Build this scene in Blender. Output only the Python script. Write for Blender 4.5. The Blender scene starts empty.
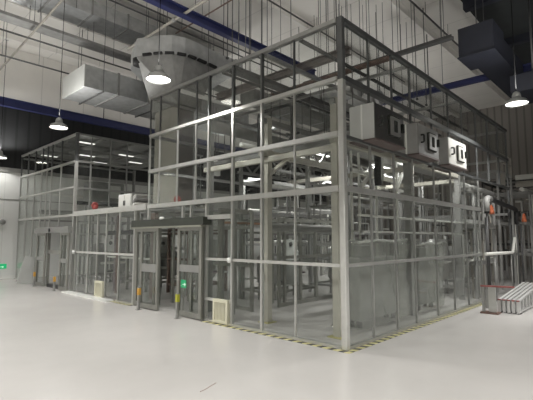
import bpy, bmesh, math, random
from mathutils import Vector, Matrix
random.seed(7)
S = bpy.context.scene
COL = S.collection
PI = math.pi

# ------------------------------------------------------------------ mesh builder
class MB:
    def __init__(s): s.v = []; s.f = []; s.sm = []
    def add(s, vs, fs, smooth=False):
        b = len(s.v); s.v += [tuple(v) for v in vs]
        s.f += [tuple(b + i for i in f) for f in fs]; s.sm += [smooth] * len(fs)
        return s
    def box(s, x0, y0, z0, x1, y1, z1):
        x0, x1 = min(x0, x1), max(x0, x1); y0, y1 = min(y0, y1), max(y0, y1); z0, z1 = min(z0, z1), max(z0, z1)
        v = [(x0,y0,z0),(x1,y0,z0),(x1,y1,z0),(x0,y1,z0),(x0,y0,z1),(x1,y0,z1),(x1,y1,z1),(x0,y1,z1)]
        return s.add(v, [(0,3,2,1),(4,5,6,7),(0,1,5,4),(1,2,6,5),(2,3,7,6),(3,0,4,7)])
    def bar(s, p, q, w, h=None):
        h = h or w; p = Vector(p); q = Vector(q); d = (q - p).normalized()
        up = Vector((0,0,1)) if abs(d.z) < .95 else Vector((0,1,0))
        a = d.cross(up).normalized(); b = a.cross(d).normalized()
        vs = [e + a*i*w/2 + b*j*h/2 for e in (p, q) for i, j in ((-1,-1),(1,-1),(1,1),(-1,1))]
        return s.add(vs, [(0,1,2,3),(7,6,5,4),(0,4,5,1),(1,5,6,2),(2,6,7,3),(3,7,4,0)])
    def cyl(s, p, q, r, n=12, r2=None):
        r2 = r if r2 is None else r2
        p = Vector(p); q = Vector(q); d = (q - p).normalized()
        up = Vector((0,0,1)) if abs(d.z) < .95 else Vector((0,1,0))
        a = d.cross(up).normalized(); b = a.cross(d).normalized()
        vs = []
        for e, rr in ((p, r), (q, r2)):
            for i in range(n):
                t = 2*PI*i/n; vs.append(e + (a*math.cos(t) + b*math.sin(t))*rr)
        bs = len(s.v); s.v += [tuple(v) for v in vs]
        for i in range(n):
            j = (i+1) % n; s.f.append((bs+i, bs+j, bs+n+j, bs+n+i)); s.sm.append(True)
        s.f.append(tuple(bs+n-1-i for i in range(n))); s.sm.append(False)
        s.f.append(tuple(bs+n+i for i in range(n))); s.sm.append(False)
        return s
    def tube(s, pts, r, n=10, bend=0.0):
        P = [Vector(p) for p in pts]
        if bend > 0:
            out = [P[0]]
            for i in range(1, len(P)-1):
                a, b, c = P[i-1], P[i], P[i+1]
                d1 = (a-b).normalized(); d2 = (c-b).normalized()
                k = min(bend, (a-b).length*.49, (c-b).length*.49)
                s0 = b + d1*k; s1 = b + d2*k
                for m in range(6):
                    t = m/5; out.append(s0*(1-t)**2 + b*2*t*(1-t) + s1*t*t)
            out.append(P[-1]); P = out
        bs = len(s.v); ref = None
        for i, p in enumerate(P):
            if i == 0: d = (P[1]-p)
            elif i == len(P)-1: d = (p-P[i-1])
            else: d = (P[i+1]-P[i-1])
            d.normalize()
            if ref is None:
                ref = d.cross(Vector((0,0,1)) if abs(d.z) < .9 else Vector((1,0,0))).normalized()
            ref = (ref - d*ref.dot(d)).normalized(); b = d.cross(ref)
            for k in range(n):
                t = 2*PI*k/n; s.v.append(tuple(p + (ref*math.cos(t) + b*math.sin(t))*r))
        m = len(P)
        for i in range(m-1):
            for k in range(n):
                j = (k+1) % n
                s.f.append((bs+i*n+k, bs+i*n+j, bs+(i+1)*n+j, bs+(i+1)*n+k)); s.sm.append(True)
        s.f.append(tuple(bs+n-1-k for k in range(n))); s.sm.append(False)
        s.f.append(tuple(bs+(m-1)*n+k for k in range(n))); s.sm.append(False)
        return s
    def lathe(s, c, prof, n=24, axis='z'):
        c = Vector(c); bs = len(s.v)
        for (r, h) in prof:
            for k in range(n):
                t = 2*PI*k/n; x, y = r*math.cos(t), r*math.sin(t)
                o = {'z': (x, y, h), 'x': (h, x, y), 'y': (y, h, x)}[axis]
                s.v.append(tuple(c + Vector(o)))
        for i in range(len(prof)-1):
            for k in range(n):
                j = (k+1) % n
                s.f.append((bs+i*n+k, bs+i*n+j, bs+(i+1)*n+j, bs+(i+1)*n+k)); s.sm.append(True)
        return s
    def prism(s, poly, z0, z1):
        n = len(poly)
        vs = [(x,y,z0) for x,y in poly] + [(x,y,z1) for x,y in poly]
        fs = [tuple(range(n-1,-1,-1)), tuple(range(n, 2*n))] + [(i,(i+1)%n,n+(i+1)%n,n+i) for i in range(n)]
        return s.add(vs, fs)
    def torus(s, c, R, r, axis='z', n=20, m=8):
        c = Vector(c); bs = len(s.v)
        for i in range(n):
            t = 2*PI*i/n
            for k in range(m):
                u = 2*PI*k/m; rr = R + r*math.cos(u); h = r*math.sin(u)
                x, y = rr*math.cos(t), rr*math.sin(t)
                o = {'z': (x,y,h), 'x': (h,x,y), 'y': (x,h,y)}[axis]
                s.v.append(tuple(c + Vector(o)))
        for i in range(n):
            for k in range(m):
                a, b = (i+1) % n, (k+1) % m
                s.f.append((bs+i*m+k, bs+a*m+k, bs+a*m+b, bs+i*m+b)); s.sm.append(True)
        return s

ORG = {}
def obj(name, mb, mat, parent=None, kind=None, label=None, bevel=0):
    xs, ys, zs = zip(*mb.v)
    o0 = Vector(((min(xs)+max(xs))/2, (min(ys)+max(ys))/2, min(zs)))
    me = bpy.data.meshes.new(name)
    me.from_pydata([tuple(Vector(v)-o0) for v in mb.v], [], mb.f)
    me.polygons.foreach_set('use_smooth', mb.sm); me.update()
    bm = bmesh.new(); bm.from_mesh(me); bmesh.ops.recalc_face_normals(bm, faces=bm.faces); bm.to_mesh(me); bm.free()
    me.materials.append(mat)
    o = bpy.data.objects.new(name, me); COL.objects.link(o)
    ORG[o.name] = o0
    if parent is not None:
        o.parent = parent; o.location = o0 - ORG[parent.name]
    else: o.location = o0
    if kind: o['kind'] = kind
    if label: o['label'] = label
    if bevel:
        m = o.modifiers.new('bevel', 'BEVEL'); m.width = bevel; m.segments = 2; m.limit_method = 'ANGLE'
    return o
def tag(o, label, cat, group=None, kind=None):
    o['label'] = label; o['category'] = cat
    if group: o['group'] = group
    if kind: o['kind'] = kind
    return o
def thing(name, label, cat, loc, group=None):
    o = bpy.data.objects.new(name, None); COL.objects.link(o); o.location = loc
    o.empty_display_size = .1
    ORG[o.name] = Vector(loc)
    return tag(o, label, cat, group)
def struct(name, mb, mat, parent=None):
    return obj(name, mb, mat, parent, kind='structure' if parent is None else None)
def copy_thing(src, loc, label=None, rz=None):
    r = src.copy(); COL.objects.link(r); r.location = loc
    if rz is not None: r.rotation_euler = (0,0,rz)
    if label: r['label'] = label
    ORG[r.name] = Vector(loc)
    def rec(a, b):
        for ch in list(a.children):
            c = ch.copy(); COL.objects.link(c); c.parent = b; rec(ch, c)
    rec(src, r)
    return r

# ------------------------------------------------------------------ materials
def new_mat(name):
    m = bpy.data.materials.new(name); m.use_nodes = True
    nt = m.node_tree; return m, nt, nt.nodes, nt.links
def pbr(name, col, rough=.5, metal=0., noise=0., nscale=6., bump=0., bscale=40., emit=None, es=0., spec=None):
    m, nt, N, L = new_mat(name)
    b = N['Principled BSDF']
    b.inputs['Base Color'].default_value = (*col, 1); b.inputs['Roughness'].default_value = rough
    b.inputs['Metallic'].default_value = metal
    if spec is not None: b.inputs['Specular IOR Level'].default_value = spec
    if emit: b.inputs['Emission Color'].default_value = (*emit, 1); b.inputs['Emission Strength'].default_value = es
    tc = N.new('ShaderNodeTexCoord')
    if noise:
        n = N.new('ShaderNodeTexNoise'); n.inputs['Scale'].default_value = nscale; n.inputs['Detail'].default_value = 5
        L.new(tc.outputs['Object'], n.inputs['Vector'])
        r = N.new('ShaderNodeMapRange'); r.inputs['From Min'].default_value = .3; r.inputs['From Max'].default_value = .7
        r.inputs['To Min'].default_value = 1-noise; r.inputs['To Max'].default_value = 1+noise
        L.new(n.outputs['Fac'], r.inputs['Value'])
        h = N.new('ShaderNodeHueSaturation'); h.inputs['Color'].default_value = (*col, 1)
        L.new(r.outputs['Result'], h.inputs['Value']); L.new(h.outputs['Color'], b.inputs['Base Color'])
    if bump:
        n2 = N.new('ShaderNodeTexNoise'); n2.inputs['Scale'].default_value = bscale
        L.new(tc.outputs['Object'], n2.inputs['Vector'])
        bp = N.new('ShaderNodeBump'); bp.inputs['Strength'].default_value = bump; bp.inputs['Distance'].default_value = .02
        L.new(n2.outputs['Fac'], bp.inputs['Height']); L.new(bp.outputs['Normal'], b.inputs['Normal'])
    return m
M = {}
M['alu'] = pbr('brushed_aluminium', (.62,.62,.60), .34, .80, .05, 9)
M['alud'] = pbr('grey_aluminium', (.40,.40,.39), .40, .80, .05, 9)
M['rail'] = pbr('silver_rail', (.70,.70,.67), .33, .72, .05, 9)
M['steelgrey'] = pbr('painted_grey_steel', (.30,.30,.29), .5, .1, .1, 5)
M['columncream'] = pbr('cream_steel', (.50,.48,.42), .5, .0, .06, 5)
M['darksteel'] = pbr('dark_steel', (.055,.055,.055), .45, .3, .15, 5)
M['doorframe'] = pbr('bronze_grey_door_frame', (.26,.26,.235), .4, .25, .08, 8)
M['header'] = pbr('dark_door_header', (.055,.06,.05), .4, .2, .1, 6)
M['headerlip'] = pbr('header_lip', (.33,.33,.28), .4, .3)
M['galv'] = pbr('galvanised_duct', (.46,.47,.47), .42, .5, .14, 5, .05, 8)
M['galvd'] = pbr('dull_duct', (.30,.30,.29), .55, .3, .15, 5)
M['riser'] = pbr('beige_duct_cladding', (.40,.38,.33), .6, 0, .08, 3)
M['blue'] = pbr('blue_beam_paint', (.026,.032,.11), .5, 0, .1, 3)
M['pipe'] = pbr('stainless_pipe', (.64,.64,.62), .32, .35, .06, 9)
M['pipew'] = pbr('white_pipe', (.72,.72,.68), .4, 0, .05, 6)
M['pipeg'] = pbr('grey_pipe', (.26,.26,.25), .5, .1, .1, 6)
M['piped'] = pbr('dark_pipe', (.07,.07,.07), .5, .1, .1, 6)
M['pipeb'] = pbr('beige_pipe', (.36,.34,.30), .5, 0, .08, 6)
M['rust'] = pbr('brown_primer', (.16,.10,.08), .6, 0, .15, 6)
M['umber'] = pbr('umber_base', (.10,.075,.07), .6)
M['scuff'] = pbr('scuff_mark', (.40,.30,.27), .5)
M['plateyellow'] = pbr('plate_yellow', (.42,.39,.16), .5)
M['riserbrown'] = pbr('riser_side_brown', (.15,.125,.115), .55, 0, .08, 3)
M['umberbeam'] = pbr('brownish_beam', (.19,.16,.15), .55, 0, .1, 4)
M['dullred'] = pbr('dull_red_plastic', (.30,.10,.09), .5)
M['mauve'] = pbr('mauve_grey_paint', (.22,.18,.20), .5, 0, .1, 6)
M['black'] = pbr('black_rubber', (.012,.012,.013), .55, 0)
M['blackduct'] = pbr('black_duct', (.016,.018,.028), .6, 0, .15, 3)
M['blacksoffit'] = pbr('black_soffit', (.018,.021,.022), .8, 0, .2, 2)
M['orange'] = pbr('orange_paint', (.52,.14,.06), .45)
M['red'] = pbr('red_paint', (.36,.07,.06), .5)
M['whitep'] = pbr('white_panel', (.74,.75,.72), .42, 0, .03, 3)
M['ladder'] = pbr('ladder_aluminium', (.66,.66,.65), .4, .35, .06, 9)
M['boxshade'] = pbr('shaded_grey_front', (.17,.17,.165), .5, .1, .08, 5)  # second box front, shade put into the grey
M['boxsteel'] = pbr('shaded_steel_front', (.22,.22,.21), .3, .9, .05, 5)  # nearest box front, steel colour darkened to stand for shade
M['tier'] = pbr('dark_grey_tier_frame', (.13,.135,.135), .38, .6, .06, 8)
M['cab'] = pbr('light_grey_cabinet', (.54,.55,.53), .45, .1, .05, 3)
M['cabw'] = pbr('white_cabinet_front', (.74,.74,.70), .4, 0, .03, 3)
M['cabdark'] = pbr('dark_glass_port', (.03,.032,.03), .15, 0)
M['cream'] = pbr('cream_grille', (.66,.64,.50), .5, 0, .04, 5)
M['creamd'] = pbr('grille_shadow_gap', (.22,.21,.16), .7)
M['yellow'] = pbr('yellow_green_sticker', (.50,.50,.05), .5)
M['amber'] = pbr('amber_sticker', (.60,.33,.06), .5)
M['copper'] = pbr('copper', (.45,.25,.15), .35, .7)
M['cordblack'] = pbr('cord_black', (.004,.004,.004), .9, spec=.1)
M['rod'] = pbr('hanger_rod', (.11,.11,.11), .5, .4)
M['ground'] = pbr('machine_grey', (.34,.34,.33), .45, .2, .15, 4)
M['green'] = pbr('exit_green', (.0,.25,.09), .4, emit=(.02,.75,.28), es=.35)
M['signw'] = pbr('exit_white', (.8,.9,.8), .4, emit=(.8,1,.85), es=.6)
M['lamp'] = pbr('lamp_diffuser', (.9,.9,.85), .4, emit=(1,.96,.88), es=9)
M['shade'] = pbr('lamp_shade', (.45,.46,.46), .4, .5)
M['led'] = pbr('fill_batten_diffuser', (.9,.9,.9), .4, emit=(1,.98,.95), es=3.)
FILL_BATTEN = 26
M['ledw'] = pbr('panel_light', (.9,.9,.9), .4, emit=(1,.97,.92), es=1.0)

def floor_mat():
    m, nt, N, L = new_mat('polished_epoxy_floor'); b = N['Principled BSDF']
    tc = N.new('ShaderNodeTexCoord')
    n = N.new('ShaderNodeTexNoise'); n.inputs['Scale'].default_value = .55; n.inputs['Detail'].default_value = 8
    n.inputs['Roughness'].default_value = .6
    L.new(tc.outputs['Object'], n.inputs['Vector'])
    cr = N.new('ShaderNodeValToRGB'); cr.color_ramp.elements[0].position = .2; cr.color_ramp.elements[1].position = .8
    cr.color_ramp.elements[0].color = (.555,.538,.52,1); cr.color_ramp.elements[1].color = (.66,.642,.622,1)
    L.new(n.outputs['Fac'], cr.inputs['Fac'])
    n2 = N.new('ShaderNodeTexNoise'); n2.inputs['Scale'].default_value = 2.2; n2.inputs['Detail'].default_value = 6
    L.new(tc.outputs['Object'], n2.inputs['Vector'])
    mr = N.new('ShaderNodeMapRange'); mr.inputs['From Min'].default_value = .3; mr.inputs['From Max'].default_value = .7
    mr.inputs['To Min'].default_value = .26; mr.inputs['To Max'].default_value = .30
    L.new(n2.outputs['Fac'], mr.inputs['Value'])
    L.new(cr.outputs['Color'], b.inputs['Base Color']); b.inputs['Roughness'].default_value = .22
    b.inputs['Specular IOR Level'].default_value = .5
    n3 = N.new('ShaderNodeTexNoise'); n3.inputs['Scale'].default_value = 1.2
    L.new(tc.outputs['Object'], n3.inputs['Vector'])
    bp = N.new('ShaderNodeBump'); bp.inputs['Strength'].default_value = .0
    return m
M['floor'] = floor_mat()

def glass_mat(name, tint, haze, refl):
    m, nt, N, L = new_mat(name)
    for n in list(N):
        if n.type != 'OUTPUT_MATERIAL': N.remove(n)
    out = [n for n in N][0]
    t = N.new('ShaderNodeBsdfTransparent'); t.inputs['Color'].default_value = (*tint, 1)
    g = N.new('ShaderNodeBsdfGlossy'); g.inputs['Roughness'].default_value = .03; g.inputs['Color'].default_value = (.9,.92,.9,1)
    d = N.new('ShaderNodeBsdfDiffuse'); d.inputs['Color'].default_value = (.78,.78,.75,1)
    lw = N.new('ShaderNodeLayerWeight'); lw.inputs['Blend'].default_value = .5
    pw = N.new('ShaderNodeMath'); pw.operation = 'POWER'; pw.inputs[1].default_value = 4
    L.new(lw.outputs['Facing'], pw.inputs[0])
    mr = N.new('ShaderNodeMapRange'); mr.inputs['To Min'].default_value = refl; mr.inputs['To Max'].default_value = .45
    L.new(pw.outputs[0], mr.inputs['Value'])
    m1 = N.new('ShaderNodeMixShader'); m2 = N.new('ShaderNodeMixShader')
    m1.inputs[0].default_value = haze
    L.new(t.outputs[0], m1.inputs[1]); L.new(d.outputs[0], m1.inputs[2])
    L.new(mr.outputs['Result'], m2.inputs[0]); L.new(m1.outputs[0], m2.inputs[1]); L.new(g.outputs[0], m2.inputs[2])
    L.new(m2.outputs[0], out.inputs['Surface'])
    return m
M['glass'] = glass_mat('partition_glass', (.925,.935,.928), .008, .02)
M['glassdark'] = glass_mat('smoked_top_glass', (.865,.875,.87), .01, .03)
M['film'] = glass_mat('plastic_film', (.86,.87,.85), .22, .05)

def hazard_mat(kx, ky):
    m, nt, N, L = new_mat('hazard_stripes'); b = N['Principled BSDF']; b.inputs['Roughness'].default_value = .5
    tc = N.new('ShaderNodeTexCoord'); sx = N.new('ShaderNodeSeparateXYZ'); L.new(tc.outputs['Object'], sx.inputs[0])
    cx_ = N.new('ShaderNodeMath'); cx_.operation = 'MULTIPLY'; cx_.inputs[1].default_value = kx; L.new(sx.outputs['X'], cx_.inputs[0])
    cy_ = N.new('ShaderNodeMath'); cy_.operation = 'MULTIPLY'; cy_.inputs[1].default_value = ky; L.new(sx.outputs['Y'], cy_.inputs[0])
    a = N.new('ShaderNodeMath'); a.operation = 'ADD'; L.new(cx_.outputs[0], a.inputs[0]); L.new(cy_.outputs[0], a.inputs[1])
    k = N.new('ShaderNodeMath'); k.operation = 'MULTIPLY'; k.inputs[1].default_value = 5.3; L.new(a.outputs[0], k.inputs[0])
    fr = N.new('ShaderNodeMath'); fr.operation = 'FRACT'; L.new(k.outputs[0], fr.inputs[0])
    gt = N.new('ShaderNodeMath'); gt.operation = 'GREATER_THAN'; gt.inputs[1].default_value = .52; L.new(fr.outputs[0], gt.inputs[0])
    mx = N.new('ShaderNodeMixRGB'); mx.inputs[1].default_value = (.62,.58,.30,1); mx.inputs[2].default_value = (.035,.035,.03,1)
    L.new(gt.outputs[0], mx.inputs[0]); L.new(mx.outputs[0], b.inputs['Base Color'])
    return m
M['hazard'] = hazard_mat(.35, 1.)
M['hazardx'] = hazard_mat(1., .35)

def wall_mat(name, col, scale, axis, dark=.82, rough=.6, width=.06):
    """painted panels with thin joints every 1/scale metres along an axis"""
    m, nt, N, L = new_mat(name); b = N['Principled BSDF']; b.inputs['Roughness'].default_value = rough
    tc = N.new('ShaderNodeTexCoord'); sx = N.new('ShaderNodeSeparateXYZ'); L.new(tc.outputs['Object'], sx.inputs[0])
    k = N.new('ShaderNodeMath'); k.operation = 'MULTIPLY'; k.inputs[1].default_value = scale; L.new(sx.outputs[axis], k.inputs[0])
    fr = N.new('ShaderNodeMath'); fr.operation = 'FRACT'; L.new(k.outputs[0], fr.inputs[0])
    lt = N.new('ShaderNodeMath'); lt.operation = 'LESS_THAN'; lt.inputs[1].default_value = width; L.new(fr.outputs[0], lt.inputs[0])
    n = N.new('ShaderNodeTexNoise'); n.inputs['Scale'].default_value = 1.3; n.inputs['Detail'].default_value = 5
    L.new(tc.outputs['Object'], n.inputs['Vector'])
    mx = N.new('ShaderNodeMixRGB'); mx.inputs[1].default_value = (*[c*.92 for c in col],1); mx.inputs[2].default_value = (*[c*1.06 for c in col],1)
    L.new(n.outputs['Fac'], mx.inputs[0])
    m2 = N.new('ShaderNodeMixRGB'); m2.inputs[2].default_value = (*[c*dark for c in col],1)
    L.new(lt.outputs[0], m2.inputs[0]); L.new(mx.outputs[0], m2.inputs[1]); L.new(m2.outputs[0], b.inputs['Base Color'])
    return m
M['wall'] = wall_mat('light_grey_wall_panel', (.72,.73,.71), .83, 'X', .8, .55, .012)
M['wallup'] = wall_mat('black_upper_wall', (.016,.017,.018), 2.2, 'X', .5, .8, .2)
M['wallback'] = wall_mat('brown_grey_profiled_wall', (.27,.25,.23), 2.6, 'Y', .6, .6, .25)
M['ceil'] = wall_mat('concrete_ceiling', (.79,.77,.73), .55, 'X', .8, .8, .02)

# ------------------------------------------------------------------ room shell
XW0, XW1, YW0, YW1, ZC = -13., 22., -12., 15.83, 9.5
struct('floor', MB().box(XW0, YW0, -.2, XW1+.3, YW1+.3, 0), M['floor'])
struct('ceiling', MB().box(XW0, YW0, ZC, XW1+.3, YW1+.3, ZC+.3), M['ceil'])
w = MB().box(XW0, YW1, 0, XW1, YW1+.25, 4.38)
struct('wall_left', w, M['wall'])
struct('wall_left_upper', MB().box(XW0, YW1, 4.38, XW1, YW1+.25, 7.15), M['wallup'])
struct('wall_left_top', MB().box(XW0, YW1, 7.15, XW1, YW1+.25, ZC), M['ceil'])
struct('trim_1', MB().box(XW0, YW1-.10, 4.30, XW1, YW1-.001, 4.46), M['steelgrey'])
struct('trim_2', MB().box(XW0, YW1-.02, 3.16, XW1, YW1-.001, 3.19), M['alud'])
struct('baseboard_left', MB().box(XW0, YW1-.03, 0, XW1, YW1-.001, .12), M['whitep'])
struct('wall_back', MB().box(XW1, YW0, 0, XW1+.3, YW1, ZC), M['wallback'])
for nm, bx in (('wall_rear', (XW0-.3, YW0, XW0, YW1+.25)), ('wall_right', (XW0-.3, YW0-.3, XW1+.3, YW0))):
    struct(nm, MB().box(bx[0], bx[1], 0, bx[2], bx[3], 4.38), M['wall'])
    struct(nm+'_upper', MB().box(bx[0], bx[1], 4.38, bx[2], bx[3], ZC), M['wallup'])
# ceiling joists (real concrete ribs)
for i, y in enumerate((-9.5, -6.5, -3.5, -.5, 2.5, 5.5, 8.5, 11.5, 14.3)):
    struct('trim_%d' % (i+10), MB().box(XW0, y, ZC-.28, XW1, y+.16, ZC), M['ceil'])
struct('trim_30', MB().box(4.0, YW0, 8.7, XW1-.01, .55, 9.2), M['blacksoffit'])
for i, x in enumerate((7.5, 11.0, 15.0)):
    struct('trim_%d' % (31+i), MB().box(x, YW0, 8.45, x+.25, .53, 8.7), M['blackduct'])

# small door scuff left on floor
tag(obj('floor_scuff', MB().tube([(-2.47,.2,.002),(-2.38,.22,.002),(-2.30,.25,.002),(-2.18,.29,.002)], .004, 6), M['scuff']),
    'faint reddish scuff line on the pale floor', 'floor mark')
for (nm, x0, x1) in (('wall_sensor', -.42, -.24),):
    o = obj('wall_sensor', MB().lathe((-.33, YW1-.005, 2.26), [(0,0),(.11,0),(.11,-.05),(.06,-.09),(0,-.09)], 16, 'y'), M['steelgrey'])
    tag(o, 'small round grey sensor on the pale left wall', 'sensor')

# ------------------------------------------------------------------ glass enclosures
def post_y(x, y, z0, z1, w=.06, d=None):
    d = d or w*1.25            # a post on a face x = const
    return MB().box(x-d/2, y-w/2, z0, x+d/2, y+w/2, z1)

T = [.04, 1.2, 2.35, 3.19, 4.05, 4.98]

main = thing('glass_enclosure', 'tall silver-framed glass enclosure with the near corner post and grey air boxes along its side', 'glass enclosure', (0,0,0))
def pane_x0(root, y0, y1, z0, z1, x=0.):
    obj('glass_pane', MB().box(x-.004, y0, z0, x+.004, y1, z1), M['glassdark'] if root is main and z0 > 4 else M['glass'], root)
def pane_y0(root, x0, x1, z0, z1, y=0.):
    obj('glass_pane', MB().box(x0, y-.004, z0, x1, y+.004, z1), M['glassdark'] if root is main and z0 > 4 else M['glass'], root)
# corner post
obj('corner_post', MB().box(-.047,-.047,0,.047,.047,4.02), M['rail'], main, bevel=.012)
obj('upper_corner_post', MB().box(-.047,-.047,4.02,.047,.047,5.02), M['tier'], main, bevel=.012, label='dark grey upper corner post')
YP = [.93, 1.68, 2.45, 3.18, 3.61, 4.28, 5.0, 5.42]
for y in YP:
    wd = .046 if y in (2.45, 3.18, 1.68) else .028
    zb = 0 if y < 2.6 else 2.35
    obj('post', post_y(0, y, zb, 4.03, wd), M['alu'], main)
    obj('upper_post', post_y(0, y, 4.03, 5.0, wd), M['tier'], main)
obj('post', post_y(0, 3.22, 0, 2.35, .05), M['alu'], main)
for z, h in ((.018,.036),(1.2,.05),(2.35,.09),(3.19,.075),(4.05,.06),(4.98,.07)):
    if z < 2.3:
        obj('rail', MB().box(-.035, .06, z-h/2, .035, 3.22, z+h/2), M['rail'], main)
    else:
        obj('rail', MB().box(-.045, .06, z-h/2, .045, 5.42, z+h/2), M['alud'] if z > 4.5 else M['rail'], main)
obj('rail', MB().box(-.03, 2.47, .40, .03, 3.2, .45), M['rail'], main)
obj('rail', MB().box(-.05, 2.47, 1.98, .05, 3.2, 2.06), M['rail'], main)
obj('connector', MB().lathe((-.05, 2.45, 1.2), [(0,-.05),(.05,-.05),(.05,.0),(0,.0)], 14, 'x'), M['whitep'], main)
ed = [.06] + YP
for i in range(len(ed)-1):
    a, b = ed[i]+.03, ed[i+1]-.03
    if ed[i+1] <= 2.46:
        pane_x0(main, a, b, .036, 1.175); pane_x0(main, a, b, 1.225, 2.3)
    pane_x0(main, a, b, 2.4, 3.15); pane_x0(main, a, b, 3.23, 4.02); pane_x0(main, a, b, 4.08, 4.95)
pane_x0(main, 2.49, 3.19, .45, 1.175); pane_x0(main, 2.49, 3.19, 1.225, 1.98); pane_x0(main, 2.49, 3.19, 2.06, 2.3)
pane_x0(main, 2.93, 3.19, .08, .40)
# right face y = 0
XP = [.81, 1.58, 2.40, 3.43, 4.38, 5.29, 6.35]
XU = [7.35, 8.35, 9.3]
for x in XP:
    if x in (2.40, 4.38):
        obj('post', MB().box(x-.014, -.018, 0, x+.014, .018, 3.12), M['alud'], main)
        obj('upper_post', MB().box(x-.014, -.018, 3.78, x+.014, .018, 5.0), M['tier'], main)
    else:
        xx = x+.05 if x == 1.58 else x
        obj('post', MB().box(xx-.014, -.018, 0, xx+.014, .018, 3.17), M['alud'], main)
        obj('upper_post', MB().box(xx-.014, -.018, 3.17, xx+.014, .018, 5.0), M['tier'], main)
for x in XU:
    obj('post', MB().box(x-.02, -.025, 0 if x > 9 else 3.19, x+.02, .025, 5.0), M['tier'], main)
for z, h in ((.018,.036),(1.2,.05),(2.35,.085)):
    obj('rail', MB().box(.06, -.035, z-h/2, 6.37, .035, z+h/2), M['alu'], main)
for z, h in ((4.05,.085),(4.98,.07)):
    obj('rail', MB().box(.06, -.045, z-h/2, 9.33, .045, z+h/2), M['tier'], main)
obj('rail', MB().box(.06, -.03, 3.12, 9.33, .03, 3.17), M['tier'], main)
edx = [.06] + XP + XU
for i in range(len(edx)-1):
    a, b = edx[i]+.03, edx[i+1]-.03
    if edx[i+1] < 6.4:
        pane_y0(main, a, b, .036, 1.175); pane_y0(main, a, b, 1.225, 2.31); pane_y0(main, a, b, 2.39, 3.12)
    pane_y0(main, a, b, 4.1, 4.95)
# rear and end faces
for x in (1.3, 2.6, 3.9, 5.2, 6.5, 7.9):
    obj('post', MB().box(x-.02, 5.395, 2.35, x+.02, 5.445, 5.0), M['alud'], main)
for z in (2.35, 3.19, 4.05, 4.98):
    obj('rail', MB().box(.05, 5.385, z-.035, 9.3, 5.455, z+.035), M['alud'], main)
for y in (1.35, 2.7, 4.05, 5.42):
    obj('post', MB().box(9.26, y-.03, 0, 9.34, y+.03, 5.0), M['alud'], main)
for z in (2.35, 4.05, 4.98):
    obj('rail', MB().box(9.265, .05, z-.035, 9.335, 5.4, z+.035), M['alud'], main)
for x in (2.4, 5.29):                                             # roof tie bars
    obj('roof_bar', MB().box(x-.03, .05, 4.94, x+.03, 5.38, 5.0), M['alud'], main)
pane_y0(main, .06, 4.6, 2.4, 4.95, 5.42)

low = thing('glass_enclosure', 'low silver-framed glass bay with a flat top joining the two tall enclosures', 'glass enclosure', (0,7.5,0))
LP = [6.03, 6.78, 7.5, 8.03, 8.6, 9.45]
for y in LP:
    obj('post', post_y(0, y, 0, 2.31, .038), M['alu'], low)
obj('rail', MB().box(-.055, 5.45, 2.28, .055, 9.62, 2.42), M['rail'], low)
for z, h in ((.018,.036),(1.2,.055)):
    obj('rail', MB().box(-.035, 5.95, z-h/2, .035, 9.6, z+h/2), M['rail'], low)
for i in range(len(LP)-1):
    a, b = LP[i]+.028, LP[i+1]-.028
    pane_x0(low, a, b, .46 if LP[i] == 7.5 else .08, 1.17); pane_x0(low, a, b, 1.23, 2.28)
obj('roof_panel', MB().box(.06, 6.95, 2.30, 5.2, 9.58, 2.36), M['galvd'], low)
obj('roof_panel', MB().box(1.6, 5.5, 2.30, 5.2, 6.94, 2.36), M['galvd'], low)
obj('connector', MB().lathe((-.05, 9.45, 1.2), [(0,-.05),(.06,-.05),(.06,.0),(0,.0)], 14, 'x'), M['whitep'], low)
for x in (1.7, 3.4, 5.1):
    obj('post', MB().box(x-.04, 9.46, 0, x+.04, 9.54, 2.3), M['steelgrey'], low)

back = thing('glass_enclosure', 'farther tall glass enclosure with a gridded lid, against the pale left wall', 'glass enclosure', (0,12.2,0))
BP = [9.68, 10.87, 11.7, 12.13, 12.61, 13.33, 14.11, 14.92]
for y in BP:
    zb = 1.92 if 10.5 < y < 12.5 else 0
    wq = .036 if y > 9.7 else .07
    obj('post', post_y(0, y, zb, 4.0, wq), M['alu'], back)
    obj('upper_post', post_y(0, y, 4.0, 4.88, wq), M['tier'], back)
for z, h in ((2.32,.07),(3.19,.05),(4.0,.06),(4.86,.07)):
    obj('rail', MB().box(-.035, 9.68, z-h/2, .035, 14.92, z+h/2), M['rail'], back)
obj('rail', MB().box(-.03, 12.65, .02, .03, 14.9, .08), M['rail'], back)
BX = [.45, 1.09, 1.68, 2.52, 3.6, 4.8]
for x in BX:
    obj('post', MB().box(x-.02, 9.66, 2.42, x+.02, 9.70, 4.85), M['alud'], back)
for z in (3.16, 4.0, 4.86):
    obj('rail', MB().box(.03, 9.65, z-.03, 4.9, 9.71, z+.03), M['alud'], back)
for i in range(len(BP)-1):
    a, b = BP[i]+.028, BP[i+1]-.028
    if not (10.5 < BP[i] < 12.2 or 9.6 < BP[i] < 10.8): pane_x0(back, a, b, .08, 2.28)
    pane_x0(back, a, b, 2.36, 3.16); pane_x0(back, a, b, 3.22, 3.97); pane_x0(back, a, b, 4.03, 4.83)
bxx = [.03] + BX
for i in range(len(bxx)-1):
    for z0, z1 in ((2.44,3.13),(3.19,3.97),(4.03,4.83)):
        pane_y0(back, bxx[i]+.03, bxx[i+1]-.03, z0, z1, 9.68)
for x in (.9, 1.9, 2.9, 3.9):
    obj('lid_bar', MB().box(x-.04, 9.72, 4.80, x+.04, 14.9, 4.88), M['steelgrey'], back)
for y in (10.6, 11.6, 12.7, 13.8, 14.88):
    obj('lid_bar', MB().box(.04, y-.04, 4.72, 4.8, y+.04, 4.795), M['steelgrey'], back)
obj('lid_panel', MB().box(.04, 9.72, 4.885, 4.85, 14.9, 4.91), M['galvd'], back)
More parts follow.
